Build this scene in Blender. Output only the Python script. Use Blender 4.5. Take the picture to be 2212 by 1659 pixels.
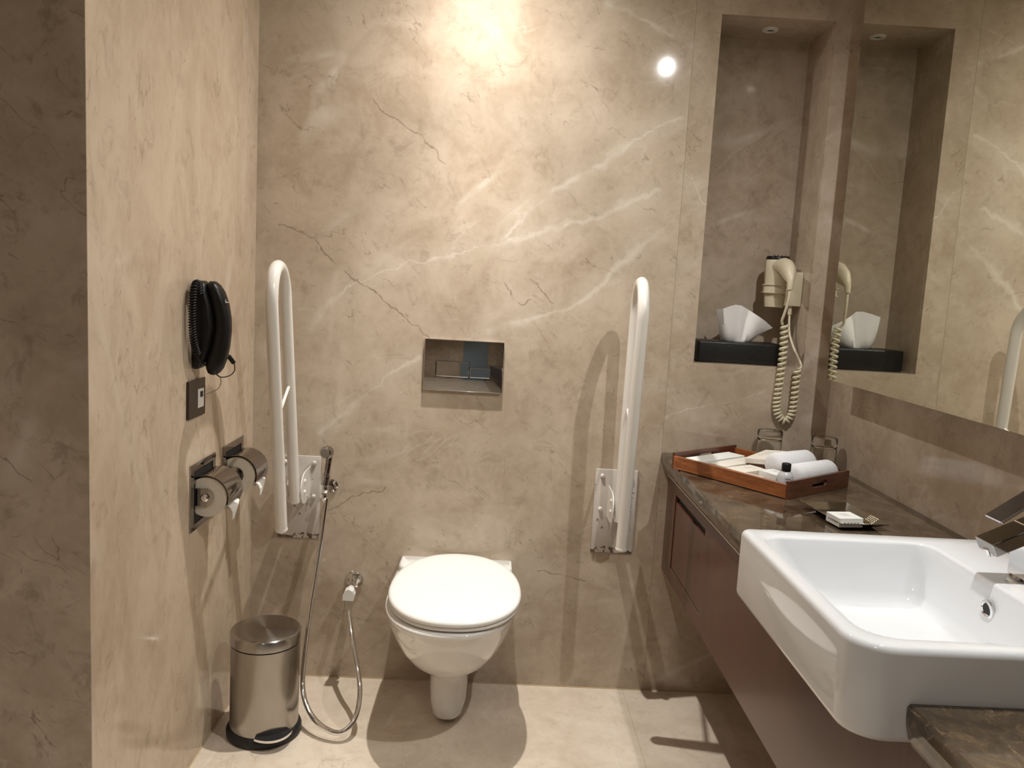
import bpy, bmesh, math, random
from mathutils import Vector, Matrix, Quaternion
random.seed(7)
PI = math.pi
for o in list(bpy.data.objects): bpy.data.objects.remove(o, do_unlink=True)
SC = bpy.context.scene
COL = SC.collection

# ---------------------------------------------------------------- camera
cd = bpy.data.cameras.new('camera'); cam = bpy.data.objects.new('camera', cd); COL.objects.link(cam)
Rr = Vector((0.99833946, -0.01781301, 0.05478148)); Ru = Vector((-0.05219878, 0.12247773, 0.99109762)); Rf = Vector((0.02436394, 0.99231139, -0.12134454))
m = Matrix(((Rr.x, Ru.x, -Rf.x, 0), (Rr.y, Ru.y, -Rf.y, -2.504), (Rr.z, Ru.z, -Rf.z, 1.30), (0, 0, 0, 1)))
cam.matrix_world = m
cd.sensor_width = 36; cd.sensor_fit = 'HORIZONTAL'; cd.lens = 36 * 1737.5 / 2212
cd.clip_start = 0.02
SC.camera = cam
# ---------------------------------------------------------------- world, exposure
w = bpy.data.worlds.new('world'); SC.world = w; w.use_nodes = True
w.node_tree.nodes['Background'].inputs[0].default_value = (0.9, 0.8, 0.68, 1)
w.node_tree.nodes['Background'].inputs[1].default_value = 0.02
SC.view_settings.view_transform = 'Standard'; SC.view_settings.look = 'None'
SC.view_settings.gamma = 1; SC.view_settings.use_curve_mapping = False
SC.view_settings.exposure = 0.84
LAMP_Z = 2.33
# x, y, beams of the reflector lamp (power, half angle, blend), colour, radius
LAMPS = [(0.72, -1.31, ((7, 42, 1.0), (27, 86, 0.7)), (1.0, 0.995, 0.975), 0.014),
         (-0.07, -0.305, ((50, 32, 1.0), (18, 60, 1.0), (8, 86, 0.6)), (1.0, 0.965, 0.915), 0.014),
         (-0.33, -2.62, ((20, 60, 1.0),), (1.0, 0.975, 0.93), 0.014),
         (-1.32, -2.58, ((17, 62, 1.0),), (1.0, 0.975, 0.93), 0.014)]

# ---------------------------------------------------------------- helpers
def setp(o, label=None, cat=None, group=None, kind=None):
    if label: o['label'] = label
    if cat: o['category'] = cat
    if group: o['group'] = group
    if kind: o['kind'] = kind
    return o
def thing(name, label, cat, loc=(0, 0, 0), rotz=0, group=None):
    o = bpy.data.objects.new(name, None); COL.objects.link(o)
    o.location = loc; o.rotation_euler = (0, 0, rotz); o.empty_display_size = 0.05
    return setp(o, label, cat, group)
def obj(name, bm, mat, parent=None, smooth=True, label=None, kind=None, origin=None, world=False, ang=35):
    """one mesh object; world=True: vertices are given in world coordinates and shifted to the parent thing's origin"""
    if world and parent is not None:
        r = parent
        while r.parent: r = r.parent
        bmesh.ops.transform(bm, matrix=Matrix.Translation(-Vector(r.location)), verts=bm.verts)
    bmesh.ops.recalc_face_normals(bm, faces=bm.faces)
    me = bpy.data.meshes.new(name); bm.to_mesh(me); bm.free()
    if smooth:
        for p in me.polygons: p.use_smooth = True
        try: me.set_sharp_from_angle(angle=math.radians(ang))
        except Exception: pass
    me.materials.append(mat)
    o = bpy.data.objects.new(name, me); COL.objects.link(o)
    if parent is not None: o.parent = parent
    return setp(o, label, kind=kind)
def NB(): return bmesh.new()
def box(bm, x0, x1, y0, y1, z0, z1, bev=0, seg=2):
    t = bmesh.new()
    g = bmesh.ops.create_cube(t, size=1)
    bmesh.ops.transform(t, matrix=Matrix.Translation(((x0+x1)/2, (y0+y1)/2, (z0+z1)/2)) @ Matrix.Diagonal((abs(x1-x0), abs(y1-y0), abs(z1-z0), 1)), verts=t.verts)
    if bev: bmesh.ops.bevel(t, geom=t.edges[:], offset=bev, segments=seg, profile=0.5, affect='EDGES')
    me = bpy.data.meshes.new('t'); t.to_mesh(me); t.free(); bm.from_mesh(me); bpy.data.meshes.remove(me)
    return bm
def merge(bm, t, mat=None):
    if mat is not None: bmesh.ops.transform(t, matrix=mat, verts=t.verts)
    me = bpy.data.meshes.new('t'); t.to_mesh(me); t.free(); bm.from_mesh(me); bpy.data.meshes.remove(me)
    return bm
def loft(bm, loops, cap0=True, cap1=True):
    rings = [[bm.verts.new(p) for p in lp] for lp in loops]
    n = len(rings[0])
    for a, b in zip(rings[:-1], rings[1:]):
        for i in range(n):
            j = (i+1) % n
            bm.faces.new((a[i], a[j], b[j], b[i]))
    if cap0: bm.faces.new(rings[0][::-1])
    if cap1: bm.faces.new(rings[-1])
    return bm
def frames(pts):
    pts = [Vector(p) for p in pts]; n = len(pts); T = []
    for i in range(n):
        a = pts[max(0, i-1)]; b = pts[min(n-1, i+1)]; T.append((b-a).normalized())
    ref = Vector((0, 0, 1)) if abs(T[0].z) < 0.9 else Vector((1, 0, 0))
    N = (ref - T[0]*ref.dot(T[0])).normalized(); out = []
    for i in range(n):
        if i:
            q = T[i-1].rotation_difference(T[i]); N = (q @ N); N = (N - T[i]*N.dot(T[i])).normalized()
        out.append((pts[i], T[i], N, T[i].cross(N)))
    return out
def tube(bm, pts, r, n=12, cap=True):
    fr = frames(pts); loops = []
    for i, (p, t, a, b) in enumerate(fr):
        rr = r[i] if isinstance(r, (list, tuple)) else r
        loops.append([p + a*(rr*math.cos(2*PI*k/n)) + b*(rr*math.sin(2*PI*k/n)) for k in range(n)])
    return loft(bm, loops, cap, cap)
def catmull(pts, per=8):
    P = [Vector(p) for p in pts]; P = [P[0]*2-P[1]] + P + [P[-1]*2-P[-2]]; out = []
    for i in range(1, len(P)-2):
        for k in range(per):
            t = k/per; a, b, c, d = P[i-1:i+3]
            out.append(0.5*((2*b)+(c-a)*t+(2*a-5*b+4*c-d)*t*t+(-a+3*b-3*c+d)*t**3))
    out.append(P[-2]); return out
def resample(pts, step):
    pts = [Vector(p) for p in pts]; out = [pts[0]]; acc = 0
    for a, b in zip(pts[:-1], pts[1:]):
        L = (b-a).length; d = step-acc
        while d < L:
            out.append(a.lerp(b, d/L)); d += step
        acc = (L-(d-step))
    out.append(pts[-1]); return out
def coil(bm, path, R, wire, pitch, seg=14, n=7, lead=True):
    """a telephone style coiled cord along a path"""
    ps = resample(path, pitch/seg); fr = frames(ps); pts = []
    for i, (p, t, a, b) in enumerate(fr):
        th = 2*PI*i/seg
        f = 1.0
        pts.append(p + (a*math.cos(th)+b*math.sin(th))*R*f)
    return tube(bm, pts, wire, n)
def lathe(bm, prof, n=32, mat=None, caps=True):
    """prof: list of (r, z)"""
    t = bmesh.new(); loops = [[(max(r, 1e-5)*math.cos(2*PI*k/n), max(r, 1e-5)*math.sin(2*PI*k/n), z) for k in range(n)] for r, z in prof]
    loft(t, loops, caps, caps)
    return merge(bm, t, mat)
def T(x, y, z): return Matrix.Translation((x, y, z))
def RX(a): return Matrix.Rotation(a, 4, 'X')
def RY(a): return Matrix.Rotation(a, 4, 'Y')
def RZ(a): return Matrix.Rotation(a, 4, 'Z')
def cyl(bm, p0, p1, r, n=20, bev=0.0):
    p0 = Vector(p0); p1 = Vector(p1); d = p1-p0; L = d.length
    pr = [(r, 0), (r, L)] if not bev else [(r-bev, 0), (r-bev*0.3, bev*0.3), (r, bev), (r, L-bev), (r-bev*0.3, L-bev*0.3), (r-bev, L)]
    q = Vector((0, 0, 1)).rotation_difference(d.normalized()).to_matrix().to_4x4()
    return lathe(bm, pr, n, Matrix.Translation(p0) @ q)
def copytree(o, parent=None):
    c = o.copy(); COL.objects.link(c)
    if parent is not None: c.parent = parent
    for ch in list(o.children): copytree(ch, c)
    return c

# ---------------------------------------------------------------- materials
def newmat(name):
    m = bpy.data.materials.new(name); m.use_nodes = True; return m, m.node_tree, m.node_tree.nodes['Principled BSDF']
def pmat(name, col, rough=0.4, metal=0.0, coat=0.0, spec=0.5, noise=0.0, nscale=20, trans=0.0, ior=1.5, bump=0.0, bscale=60, sss=0.0):
    m, nt, b = newmat(name)
    b.inputs['Base Color'].default_value = (*col, 1); b.inputs['Roughness'].default_value = rough
    b.inputs['Metallic'].default_value = metal; b.inputs['Coat Weight'].default_value = coat
    b.inputs['Specular IOR Level'].default_value = spec; b.inputs['Transmission Weight'].default_value = trans; b.inputs['IOR'].default_value = ior
    tc = nt.nodes.new('ShaderNodeTexCoord')
    if noise:
        n = nt.nodes.new('ShaderNodeTexNoise'); n.inputs['Scale'].default_value = nscale; n.inputs['Detail'].default_value = 4
        nt.links.new(tc.outputs['Object'], n.inputs['Vector'])
        mx = nt.nodes.new('ShaderNodeMix'); mx.data_type = 'RGBA'
        mx.inputs[6].default_value = (*[c*(1-noise) for c in col], 1); mx.inputs[7].default_value = (*[min(1, c*(1+noise)) for c in col], 1)
        nt.links.new(n.outputs['Fac'], mx.inputs[0]); nt.links.new(mx.outputs[2], b.inputs['Base Color'])
    if bump:
        n = nt.nodes.new('ShaderNodeTexNoise'); n.inputs['Scale'].default_value = bscale; n.inputs['Detail'].default_value = 3
        nt.links.new(tc.outputs['Object'], n.inputs['Vector'])
        bp = nt.nodes.new('ShaderNodeBump'); bp.inputs['Strength'].default_value = bump; bp.inputs['Distance'].default_value = 0.002
        nt.links.new(n.outputs['Fac'], bp.inputs['Height']); nt.links.new(bp.outputs[0], b.inputs['Normal'])
    return m
class NT:
    """small node building helper"""
    def __init__(s, nt): s.nt = nt
    def n(s, t): return s.nt.nodes.new(t)
    def put(s, sock, v):
        if hasattr(v, 'is_output') or isinstance(v, bpy.types.NodeSocket): s.nt.links.new(v, sock)
        else: sock.default_value = v
    def math(s, op, a, b=0.0, c=0.0, clamp=False):
        k = s.n('ShaderNodeMath'); k.operation = op; k.use_clamp = clamp
        s.put(k.inputs[0], a); s.put(k.inputs[1], b); s.put(k.inputs[2], c); return k.outputs[0]
    def vm(s, op, a, b=(0, 0, 0), sc=None):
        k = s.n('ShaderNodeVectorMath'); k.operation = op
        s.put(k.inputs[0], a); s.put(k.inputs[1], b)
        if sc is not None: s.put(k.inputs['Scale'], sc)
        return k.outputs['Value'] if op in ('DOT_PRODUCT', 'LENGTH') else k.outputs[0]
    def noise(s, v, scale, detail=4, rough=0.55, dist=0.0, col=False):
        k = s.n('ShaderNodeTexNoise'); s.put(k.inputs['Vector'], v); k.inputs['Scale'].default_value = scale
        k.inputs['Detail'].default_value = detail; k.inputs['Roughness'].default_value = rough; k.inputs['Distortion'].default_value = dist
        return k.outputs['Color' if col else 'Fac']
    def ramp(s, v, lo, hi, a=0.0, b=1.0, smooth=True):
        k = s.n('ShaderNodeMapRange'); k.interpolation_type = 'SMOOTHSTEP' if smooth else 'LINEAR'
        s.put(k.inputs[0], v); k.inputs[1].default_value = lo; k.inputs[2].default_value = hi; k.inputs[3].default_value = a; k.inputs[4].default_value = b
        return k.outputs[0]
    def mix(s, f, a, b):
        k = s.n('ShaderNodeMix'); k.data_type = 'RGBA'; s.put(k.inputs[0], f)
        s.put(k.inputs[6], a if not isinstance(a, tuple) else (*a, 1)); s.put(k.inputs[7], b if not isinstance(b, tuple) else (*b, 1)); return k.outputs[2]
def seggroup():
    g = bpy.data.node_groups.new('segment_distance', 'ShaderNodeTree')
    I = g.interface
    for nm in ('P', 'A', 'BA'): I.new_socket(nm, in_out='INPUT', socket_type='NodeSocketVector')
    for nm in ('Inv', 'Prev'): I.new_socket(nm, in_out='INPUT', socket_type='NodeSocketFloat')
    I.new_socket('D', in_out='OUTPUT', socket_type='NodeSocketFloat')
    h = NT(g); gi = h.n('NodeGroupInput'); go = h.n('NodeGroupOutput')
    pa = h.vm('SUBTRACT', gi.outputs['P'], gi.outputs['A'])
    t = h.math('MULTIPLY', h.vm('DOT_PRODUCT', pa, gi.outputs['BA']), gi.outputs['Inv'], clamp=True)
    k = h.vm('SCALE', gi.outputs['BA'], sc=t)
    d = h.vm('LENGTH', h.vm('SUBTRACT', pa, k))
    g.links.new(h.math('MINIMUM', d, gi.outputs['Prev']), go.inputs[0])
    return g
SEG = seggroup()
def polydist(h, P, lines):
    prev = 9.0
    for ln in lines:
        for (a, b) in zip(ln[:-1], ln[1:]):
            k = h.n('ShaderNodeGroup'); k.node_tree = SEG
            A = Vector((a[0], 0, a[1])); B = Vector((b[0], 0, b[1]))
            h.put(k.inputs['P'], P); k.inputs['A'].default_value = A; k.inputs['BA'].default_value = B-A
            k.inputs['Inv'].default_value = 1/(B-A).length_squared; h.put(k.inputs['Prev'], prev); prev = k.outputs[0]
    return prev
def marble(name, c0, c1, vein, crack, white=None, dark=None, rough=0.10, seed=0.0, vs=1.0, crackamt=1.0, wamt=0.5, dirw=(0.6, 0.2, 0.9), stretch=(1, 1, 1), spec=0.5, crot=(0, 0.85, 0), vrot=(0, -1.05, 0)):
    m, nt, b = newmat(name); h = NT(nt)
    tc = h.n('ShaderNodeTexCoord'); P0 = tc.outputs['Object']
    P = h.vm('MULTIPLY', P0, stretch); P = h.vm('ADD', P, (seed, seed*0.7, -seed*1.3))
    n1 = h.noise(P, 1.6*vs, 6, 0.6, 0.4); n2 = h.noise(P, 7*vs, 6, 0.62, 0.6); n3 = h.noise(P, 45*vs, 3, 0.6)
    f = h.math('ADD', h.math('MULTIPLY', n1, 0.45), h.math('MULTIPLY', n2, 0.55))
    f = h.math('ADD', h.math('MULTIPLY', n3, 0.16), h.math('SUBTRACT', f, 0.08))
    col = h.mix(h.ramp(f, 0.33, 0.67), c0, c1)
    # soft light veins from ridged noise
    mp = h.n('ShaderNodeMapping'); nt.links.new(P, mp.inputs[0]); mp.inputs['Rotation'].default_value = crot; PD0 = h.vm('MULTIPLY', mp.outputs[0], (1.0, 1.0, 0.34))
    mq = h.n('ShaderNodeMapping'); nt.links.new(P, mq.inputs[0]); mq.inputs['Rotation'].default_value = vrot; PV0 = h.vm('MULTIPLY', mq.outputs[0], (1.0, 1.0, 0.34))
    def ridge(scale, width, off, det=3, dist=0.3, V=None):
        v = h.vm('ADD', V or P, (off, off*2, off)); x = h.noise(v, scale, det, 0.5, dist)
        return h.ramp(h.math('ABSOLUTE', h.math('SUBTRACT', x, 0.5)), 0.0, width, 1, 0)
    r1 = ridge(2.0*vs, 0.022, 3.1, V=PV0); mk = h.ramp(h.noise(P, 2.3*vs, 2), 0.5, 0.66)
    wv = h.math('MULTIPLY', h.math('MULTIPLY', r1, mk), wamt)
    rough_n = h.noise(P, 14*vs, 4)
    wv = h.math('MULTIPLY', wv, h.ramp(rough_n, 0.3, 0.6))
    col = h.mix(wv, col, vein)
    r4 = ridge(5.0*vs, 0.012, 17.7, 5, 0.4, V=PV0); mk4 = h.ramp(h.noise(h.vm('ADD', P, (3, 9, 5)), 3.0*vs, 3), 0.50, 0.64)
    col = h.mix(h.math('MULTIPLY', h.math('MULTIPLY', r4, mk4), 0.27*min(1.0, wamt*1.6)), col, vein)
    # hair cracks
    r2 = ridge(6.5*vs, 0.0045, 7.7, 5, 0.0, V=PD0); mk2 = h.ramp(h.noise(h.vm('ADD', P, (5, 5, 5)), 8.5*vs, 3), 0.53, 0.63)
    r3 = ridge(14.0*vs, 0.009, 11.3, 3, 0.0, V=PD0); mk3 = h.ramp(h.noise(h.vm('ADD', P, (9, 2, 5)), 12*vs, 3), 0.54, 0.63)
    cr = h.math('MAXIMUM', h.math('MULTIPLY', r2, mk2), h.math('MULTIPLY', h.math('MULTIPLY', r3, mk3), 0.8))
    # small flecks
    fl = h.ramp(h.noise(h.vm('ADD', P, (2, 8, 1)), 30*vs, 2, 0.6, 1.5), 0.71, 0.78)
    cr = h.math('MAXIMUM', cr, h.math('MULTIPLY', fl, 0.6))
    blot = h.ramp(h.noise(h.vm('ADD', P, (1, 4, 7)), 13*vs, 6, 0.75, 0.8), 0.53, 0.68); col = h.mix(h.math('MULTIPLY', blot, 0.22*crackamt), col, crack)
    col = h.mix(h.math('MULTIPLY', cr, 0.42*crackamt), col, crack)
    if white or dark:
        q = h.vm('MULTIPLY', P0, (1, 0, 1))
        d1 = h.vm('SUBTRACT', h.noise(P, 4, 5, 0.6, 0.0, True), (0.5, 0.5, 0.5)); d2 = h.vm('SUBTRACT', h.noise(P, 22, 3, 0.6, 0.0, True), (0.5, 0.5, 0.5))
        q = h.vm('ADD', q, h.vm('MULTIPLY', d1, (0.05, 0, 0.05))); q = h.vm('ADD', q, h.vm('MULTIPLY', d2, (0.040, 0, 0.040)))
        q = h.vm('MULTIPLY', q, (1, 0, 1))
        if white:
            d = polydist(h, q, white)
            mod = h.ramp(h.noise(P, 6.5, 4, 0.65), 0.36, 0.58, 0.25, 1.0)
            wid = h.ramp(h.noise(h.vm('ADD', P, (4, 1, 9)), 4.0, 3), 0.38, 0.7, 0.0025, 0.026)
            core = h.math('SUBTRACT', 1.0, h.math('DIVIDE', d, wid), clamp=True)
            core = h.math('MULTIPLY', h.math('POWER', core, 0.7), mod)
            halo = h.math('MULTIPLY', h.ramp(d, 0.0, 0.07, 0.26, 0.0), mod)
            col = h.mix(h.math('MULTIPLY', h.math('MAXIMUM', core, halo), 0.62), col, vein)
        if dark:
            d = polydist(h, q, dark)
            k = h.math('MULTIPLY', h.ramp(d, 0.0008, 0.0032, 1, 0), h.ramp(h.noise(P, 13, 3), 0.32, 0.5))
            col = h.mix(h.math('MULTIPLY', k, 0.5), col, crack)
    nt.links.new(col, b.inputs['Base Color'])
    b.inputs['Roughness'].default_value = rough; b.inputs['Specular IOR Level'].default_value = spec
    return m
C0, C1 = (0.415, 0.325, 0.236), (0.585, 0.485, 0.380); VN = (0.76, 0.69, 0.60); CK = (0.14, 0.085, 0.045)
WHITE = [[(-0.574, 1.148), (-0.52, 1.215), (-0.428, 1.286), (-0.308, 1.35), (-0.173, 1.366), (-0.015, 1.421), (0.118, 1.47), (0.24, 1.501), (0.371, 1.563), (0.473, 1.609)],
         [(0.0, 1.425), (0.072, 1.52), (0.172, 1.6), (0.289, 1.673), (0.393, 1.762), (0.465, 1.802), (0.53, 1.835)],
         [(-0.014, 1.161), (0.157, 1.214), (0.292, 1.278), (0.373, 1.375), (0.459, 1.465), (0.53, 1.53)],
         [(0.288, 2.144), (0.412, 2.095), (0.54, 2.046)], [(-0.536, 0.815), (-0.31, 1.003), (-0.233, 1.065)]]
DARK = [[(-0.678, 1.445), (-0.588, 1.42), (-0.535, 1.362), (-0.477, 1.309), (-0.391, 1.264), (-0.303, 1.212), (-0.2, 1.127)],
        [(-0.40, 1.83), (-0.34, 1.78), (-0.267, 1.736), (-0.181, 1.66)], [(-0.514, 0.546), (-0.427, 0.596), (-0.326, 0.646)], [(0.175, 0.395), (0.251, 0.387), (0.33, 0.36)],
        [(0.02, 1.30), (0.07, 1.24), (0.10, 1.26)], [(0.10, 1.32), (0.17, 1.25)]]
WHITE2 = [[(0.56, 2.0), (0.603, 1.95)], [(0.555, 1.674), (0.584, 1.64), (0.629, 1.57)], [(0.55, 0.915), (0.728, 0.969), (0.858, 1.02)]]
DARK2 = [[(0.66, 1.8), (0.75, 1.72), (0.8, 1.68)], [(0.60, 0.70), (0.72, 0.66)]]
M_WALL = marble('beige_marble_main', C0, C1, VN, CK, WHITE, DARK, rough=0.07)
M_WALL2 = marble('beige_marble_niche_slab', C0, C1, VN, CK, WHITE2, DARK2, seed=3.3, rough=0.07)
M_NICHE = marble('beige_marble_recess', C0, C1, VN, CK, seed=5.1, rough=0.07)
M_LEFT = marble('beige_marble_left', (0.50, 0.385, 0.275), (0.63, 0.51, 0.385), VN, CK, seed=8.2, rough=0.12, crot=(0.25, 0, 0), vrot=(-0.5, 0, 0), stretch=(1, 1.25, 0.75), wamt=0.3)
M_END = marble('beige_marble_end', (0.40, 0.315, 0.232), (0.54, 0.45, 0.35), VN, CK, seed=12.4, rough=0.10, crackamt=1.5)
M_RIGHT = marble('beige_marble_right', C0, C1, VN, CK, seed=21.7, rough=0.10, crot=(0.9, 0, 0), vrot=(-1.0, 0, 0))
M_FLOOR = marble('cream_marble_floor', (0.60, 0.50, 0.39), (0.76, 0.66, 0.54), (0.82, 0.74, 0.64), (0.30, 0.20, 0.11), seed=15.5, rough=0.10, crot=(PI/2, 0, 0.6), vrot=(PI/2, 0, -0.5), crackamt=0.8)
M_COUNTER = marble('dark_brown_marble', (0.040, 0.027, 0.017), (0.125, 0.092, 0.060), (0.55, 0.40, 0.24), (0.45, 0.29, 0.14), seed=2.9, rough=0.05, vs=1.8, wamt=0.2, crackamt=0.9, spec=0.6, crot=(PI/2, 0, 0.5), vrot=(PI/2, 0, -0.4))
M_GROUT = pmat('joint_grout', (0.50, 0.41, 0.31), 0.8, noise=0.1)
M_PLASTER = pmat('ceiling_paint', (0.72, 0.68, 0.62), 0.9, noise=0.03, nscale=3)
M_CERAMIC = pmat('white_ceramic', (0.84, 0.82, 0.78), 0.06, coat=0.3, noise=0.01, nscale=3)
M_BASIN = pmat('basin_ceramic', (0.81, 0.825, 0.85), 0.06, coat=0.4, noise=0.01, nscale=3)
M_SEAT = pmat('seat_plastic', (0.88, 0.86, 0.82), 0.16, coat=0.1, noise=0.01, nscale=3)
M_ENAMEL = pmat('white_enamel', (0.74, 0.70, 0.64), 0.22, coat=0.2, noise=0.03, nscale=12)
M_CHROME = pmat("chrome", (0.82, 0.82, 0.82), 0.04, 1.0, noise=0.02)
M_PLATECHROME = pmat("plate_chrome", (0.52, 0.51, 0.50), 0.03, 1.0, noise=0.02)
M_DARKCHROME = pmat('smoked_chrome', (0.40, 0.375, 0.35), 0.05, 1.0, noise=0.02)
M_BLACK = pmat('black_plastic', (0.008, 0.007, 0.007), 0.38, spec=0.3, noise=0.1)
M_BLACKRUB = pmat('black_rubber', (0.012, 0.012, 0.013), 0.45, noise=0.1)
M_LEATHER = pmat('black_leather', (0.010, 0.010, 0.010), 0.38, noise=0.1, bump=0.3, bscale=260)
M_CREAM = pmat('cream_plastic', (0.62, 0.55, 0.40), 0.38, noise=0.03, nscale=8)
M_CORD = pmat('cream_cord', (0.66, 0.60, 0.43), 0.45, noise=0.03)
M_WHITEPL = pmat('white_plastic', (0.75, 0.73, 0.69), 0.35, noise=0.02)
M_PAPER = pmat('white_paper', (0.82, 0.79, 0.75), 0.75, noise=0.02, nscale=30)
M_ROLL = pmat('toilet_paper', (0.66, 0.60, 0.50), 0.9, noise=0.05, nscale=40, bump=0.4, bscale=300)
M_TISSUE = pmat('tissue_paper', (0.80, 0.77, 0.76), 0.85, noise=0.02, bump=0.2, bscale=150)
M_TOWEL = pmat('terry_towel', (0.84, 0.85, 0.87), 0.95, noise=0.03, bump=0.9, bscale=420)
M_CARTON = pmat('cream_carton', (0.80, 0.76, 0.68), 0.6, noise=0.03, nscale=25)
M_CARTON2 = pmat('white_carton', (0.82, 0.83, 0.80), 0.55, noise=0.04, nscale=15)
M_BOTTLE = pmat('clear_bottle', (0.80, 0.82, 0.84), 0.12, trans=0.35, ior=1.4, noise=0.01)
M_INK = pmat('grey_print', (0.30, 0.28, 0.26), 0.6, noise=0.05)
M_INKW = pmat('white_print', (0.75, 0.75, 0.75), 0.5, noise=0.02)
M_SOCKET = pmat('brown_metal_plate', (0.060, 0.042, 0.034), 0.35, 0.5, noise=0.05)
M_GLASS = pmat('clear_glass', (0.97, 0.98, 0.97), 0.01, trans=1.0, ior=1.46, noise=0.005)
M_MIRROR = pmat('mirror_silver', (0.78, 0.78, 0.70), 0.0, 1.0, noise=0.003)
M_MEDGE = pmat('mirror_edge', (0.62, 0.58, 0.50), 0.25, 0.6, noise=0.03)
M_GOLD = pmat('embossed_gold', (0.62, 0.52, 0.36), 0.18, 1.0, noise=0.05)
M_DARKHOLE = pmat('dark_hole', (0.006, 0.005, 0.004), 0.6, noise=0.1)
M_STEELDK = pmat('dish_steel', (0.50, 0.48, 0.44), 0.07, 1.0, noise=0.03)
M_WIRE = pmat('grey_wire', (0.30, 0.24, 0.18), 0.5, noise=0.05)
def brushed(name, col, rough=0.22, rot=0.0):
    m, nt, b = newmat(name); h = NT(nt); tc = h.n('ShaderNodeTexCoord')
    b.inputs['Metallic'].default_value = 1; b.inputs['Roughness'].default_value = rough; b.inputs['Anisotropic'].default_value = 0.85; b.inputs['Anisotropic Rotation'].default_value = rot
    tg = h.n('ShaderNodeTangent'); tg.direction_type = 'RADIAL'; tg.axis = 'Z'; nt.links.new(tg.outputs[0], b.inputs['Tangent'])
    v = h.vm('MULTIPLY', tc.outputs['Object'], (1, 1, 90)); n = h.noise(v, 6, 3)
    nt.links.new(h.mix(n, tuple(c*0.93 for c in col), col), b.inputs['Base Color'])
    return m
M_STEEL = brushed('brushed_steel', (0.44, 0.415, 0.38))
M_STEELLID = brushed('brushed_steel_lid', (0.46, 0.44, 0.41), 0.21, 0.25)
def wood(name, c0, c1, rough, scale, axis):
    m, nt, b = newmat(name); h = NT(nt); tc = h.n('ShaderNodeTexCoord')
    v = h.vm('MULTIPLY', tc.outputs['Object'], axis); n = h.noise(v, scale, 6, 0.65, 0.6); n2 = h.noise(v, scale*5, 3, 0.6)
    f = h.math('ADD', h.math('MULTIPLY', n, 0.7), h.math('MULTIPLY', n2, 0.3))
    nt.links.new(h.mix(h.ramp(f, 0.34, 0.66), c0, c1), b.inputs['Base Color']); b.inputs['Roughness'].default_value = rough
    b.inputs['Coat Weight'].default_value = 0.15; b.inputs['Coat Roughness'].default_value = 0.12
    return m
M_CABINET = wood('mahogany_veneer', (0.060, 0.020, 0.012), (0.100, 0.036, 0.022), 0.26, 3.0, (1, 8, 1))
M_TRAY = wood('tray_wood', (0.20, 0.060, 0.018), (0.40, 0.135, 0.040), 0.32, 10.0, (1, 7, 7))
M_TRAYEND = wood('tray_wood_shaded', (0.065, 0.022, 0.012), (0.14, 0.048, 0.024), 0.32, 10.0, (7, 1, 7))  # darker copy of the tray wood, shade of the end boards put in colour
def chipped():
    m, nt, b = newmat('chipped_enamel_plate'); h = NT(nt); tc = h.n('ShaderNodeTexCoord'); P = tc.outputs['Object']
    sep = h.n('ShaderNodeSeparateXYZ'); nt.links.new(P, sep.inputs[0])
    low = h.ramp(sep.outputs[2], -0.135, -0.10, 0.18, 0.0)
    n = h.noise(P, 55, 5, 0.6, 0.4)
    k = h.ramp(h.math('ADD', n, low), 0.64, 0.67)
    col = h.mix(h.noise(P, 12, 4), (0.52, 0.47, 0.42), (0.64, 0.59, 0.54))
    nt.links.new(h.mix(k, col, (0.12, 0.085, 0.06)), b.inputs['Base Color']); b.inputs['Roughness'].default_value = 0.35
    return m
M_PLATE = chipped()
def lampglow():
    m, nt, b = newmat('lamp_glow'); b.inputs['Base Color'].default_value = (0.9, 0.88, 0.8, 1)
    b.inputs['Emission Color'].default_value = (1, 0.93, 0.8, 1); b.inputs['Emission Strength'].default_value = 12
    return m
M_LAMP = lampglow()

# ---------------------------------------------------------------- room shell
XL, XR, ZC = -0.744, 1.067, 2.365
YL = -1.018                      # where the left wall ends and the room widens
YB, XW = -3.75, -2.30
NX0, NX1, NZ0, NZ1, ND = 0.627, 0.974, 1.092, 2.137, 0.215
def struct(name, bm, mat, **k):
    o = obj(name, bm, mat, smooth=False, **k); o['kind'] = 'structure'; return o
def slab(parent, bm, mat):
    return obj('marble_slab', bm, mat, parent, smooth=False)
J = 0.0003                        # half a joint
wall_back = struct('wall_back', box(NB(), XL-0.1, NX0-0.03, 0.02, 0.30, 0, ZC), M_GROUT)
bm = NB(); box(bm, XL, 0.549-J, 0, 0.02, 0, ZC); slab(wall_back, bm, M_WALL)
bm = NB()
box(bm, 0.549+J, NX0, 0, 0.02, 0, ZC); box(bm, NX1, XR, 0, 0.02, 0, ZC)
box(bm, NX0, NX1, 0, 0.02, 0, NZ0); box(bm, NX0, NX1, 0, 0.02, NZ1, ZC); slab(wall_back, bm, M_WALL2)
bm = NB(); box(bm, NX0-0.02, NX1+0.02, ND, ND+0.02, NZ0-0.02, NZ1+0.02); slab(wall_back, bm, M_NICHE)
bm = NB(); box(bm, NX0-0.02, NX0, 0.02, ND, NZ0-0.02, NZ1+0.02); slab(wall_back, bm, M_NICHE)
bm = NB(); box(bm, NX1, NX1+0.02, 0.02, ND, NZ0-0.02, NZ1+0.02); slab(wall_back, bm, M_NICHE)
bm = NB(); box(bm, NX0, NX1, 0.02, ND, NZ0-0.02, NZ0); slab(wall_back, bm, M_NICHE)
bm = NB(); box(bm, NX0, NX1, 0.02, ND, NZ1, NZ1+0.02); slab(wall_back, bm, M_NICHE)
wall_left = struct('wall_left', box(NB(), XL-0.30, XL-0.02, YL+0.02, 0.0, 0, ZC), M_GROUT)
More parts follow.
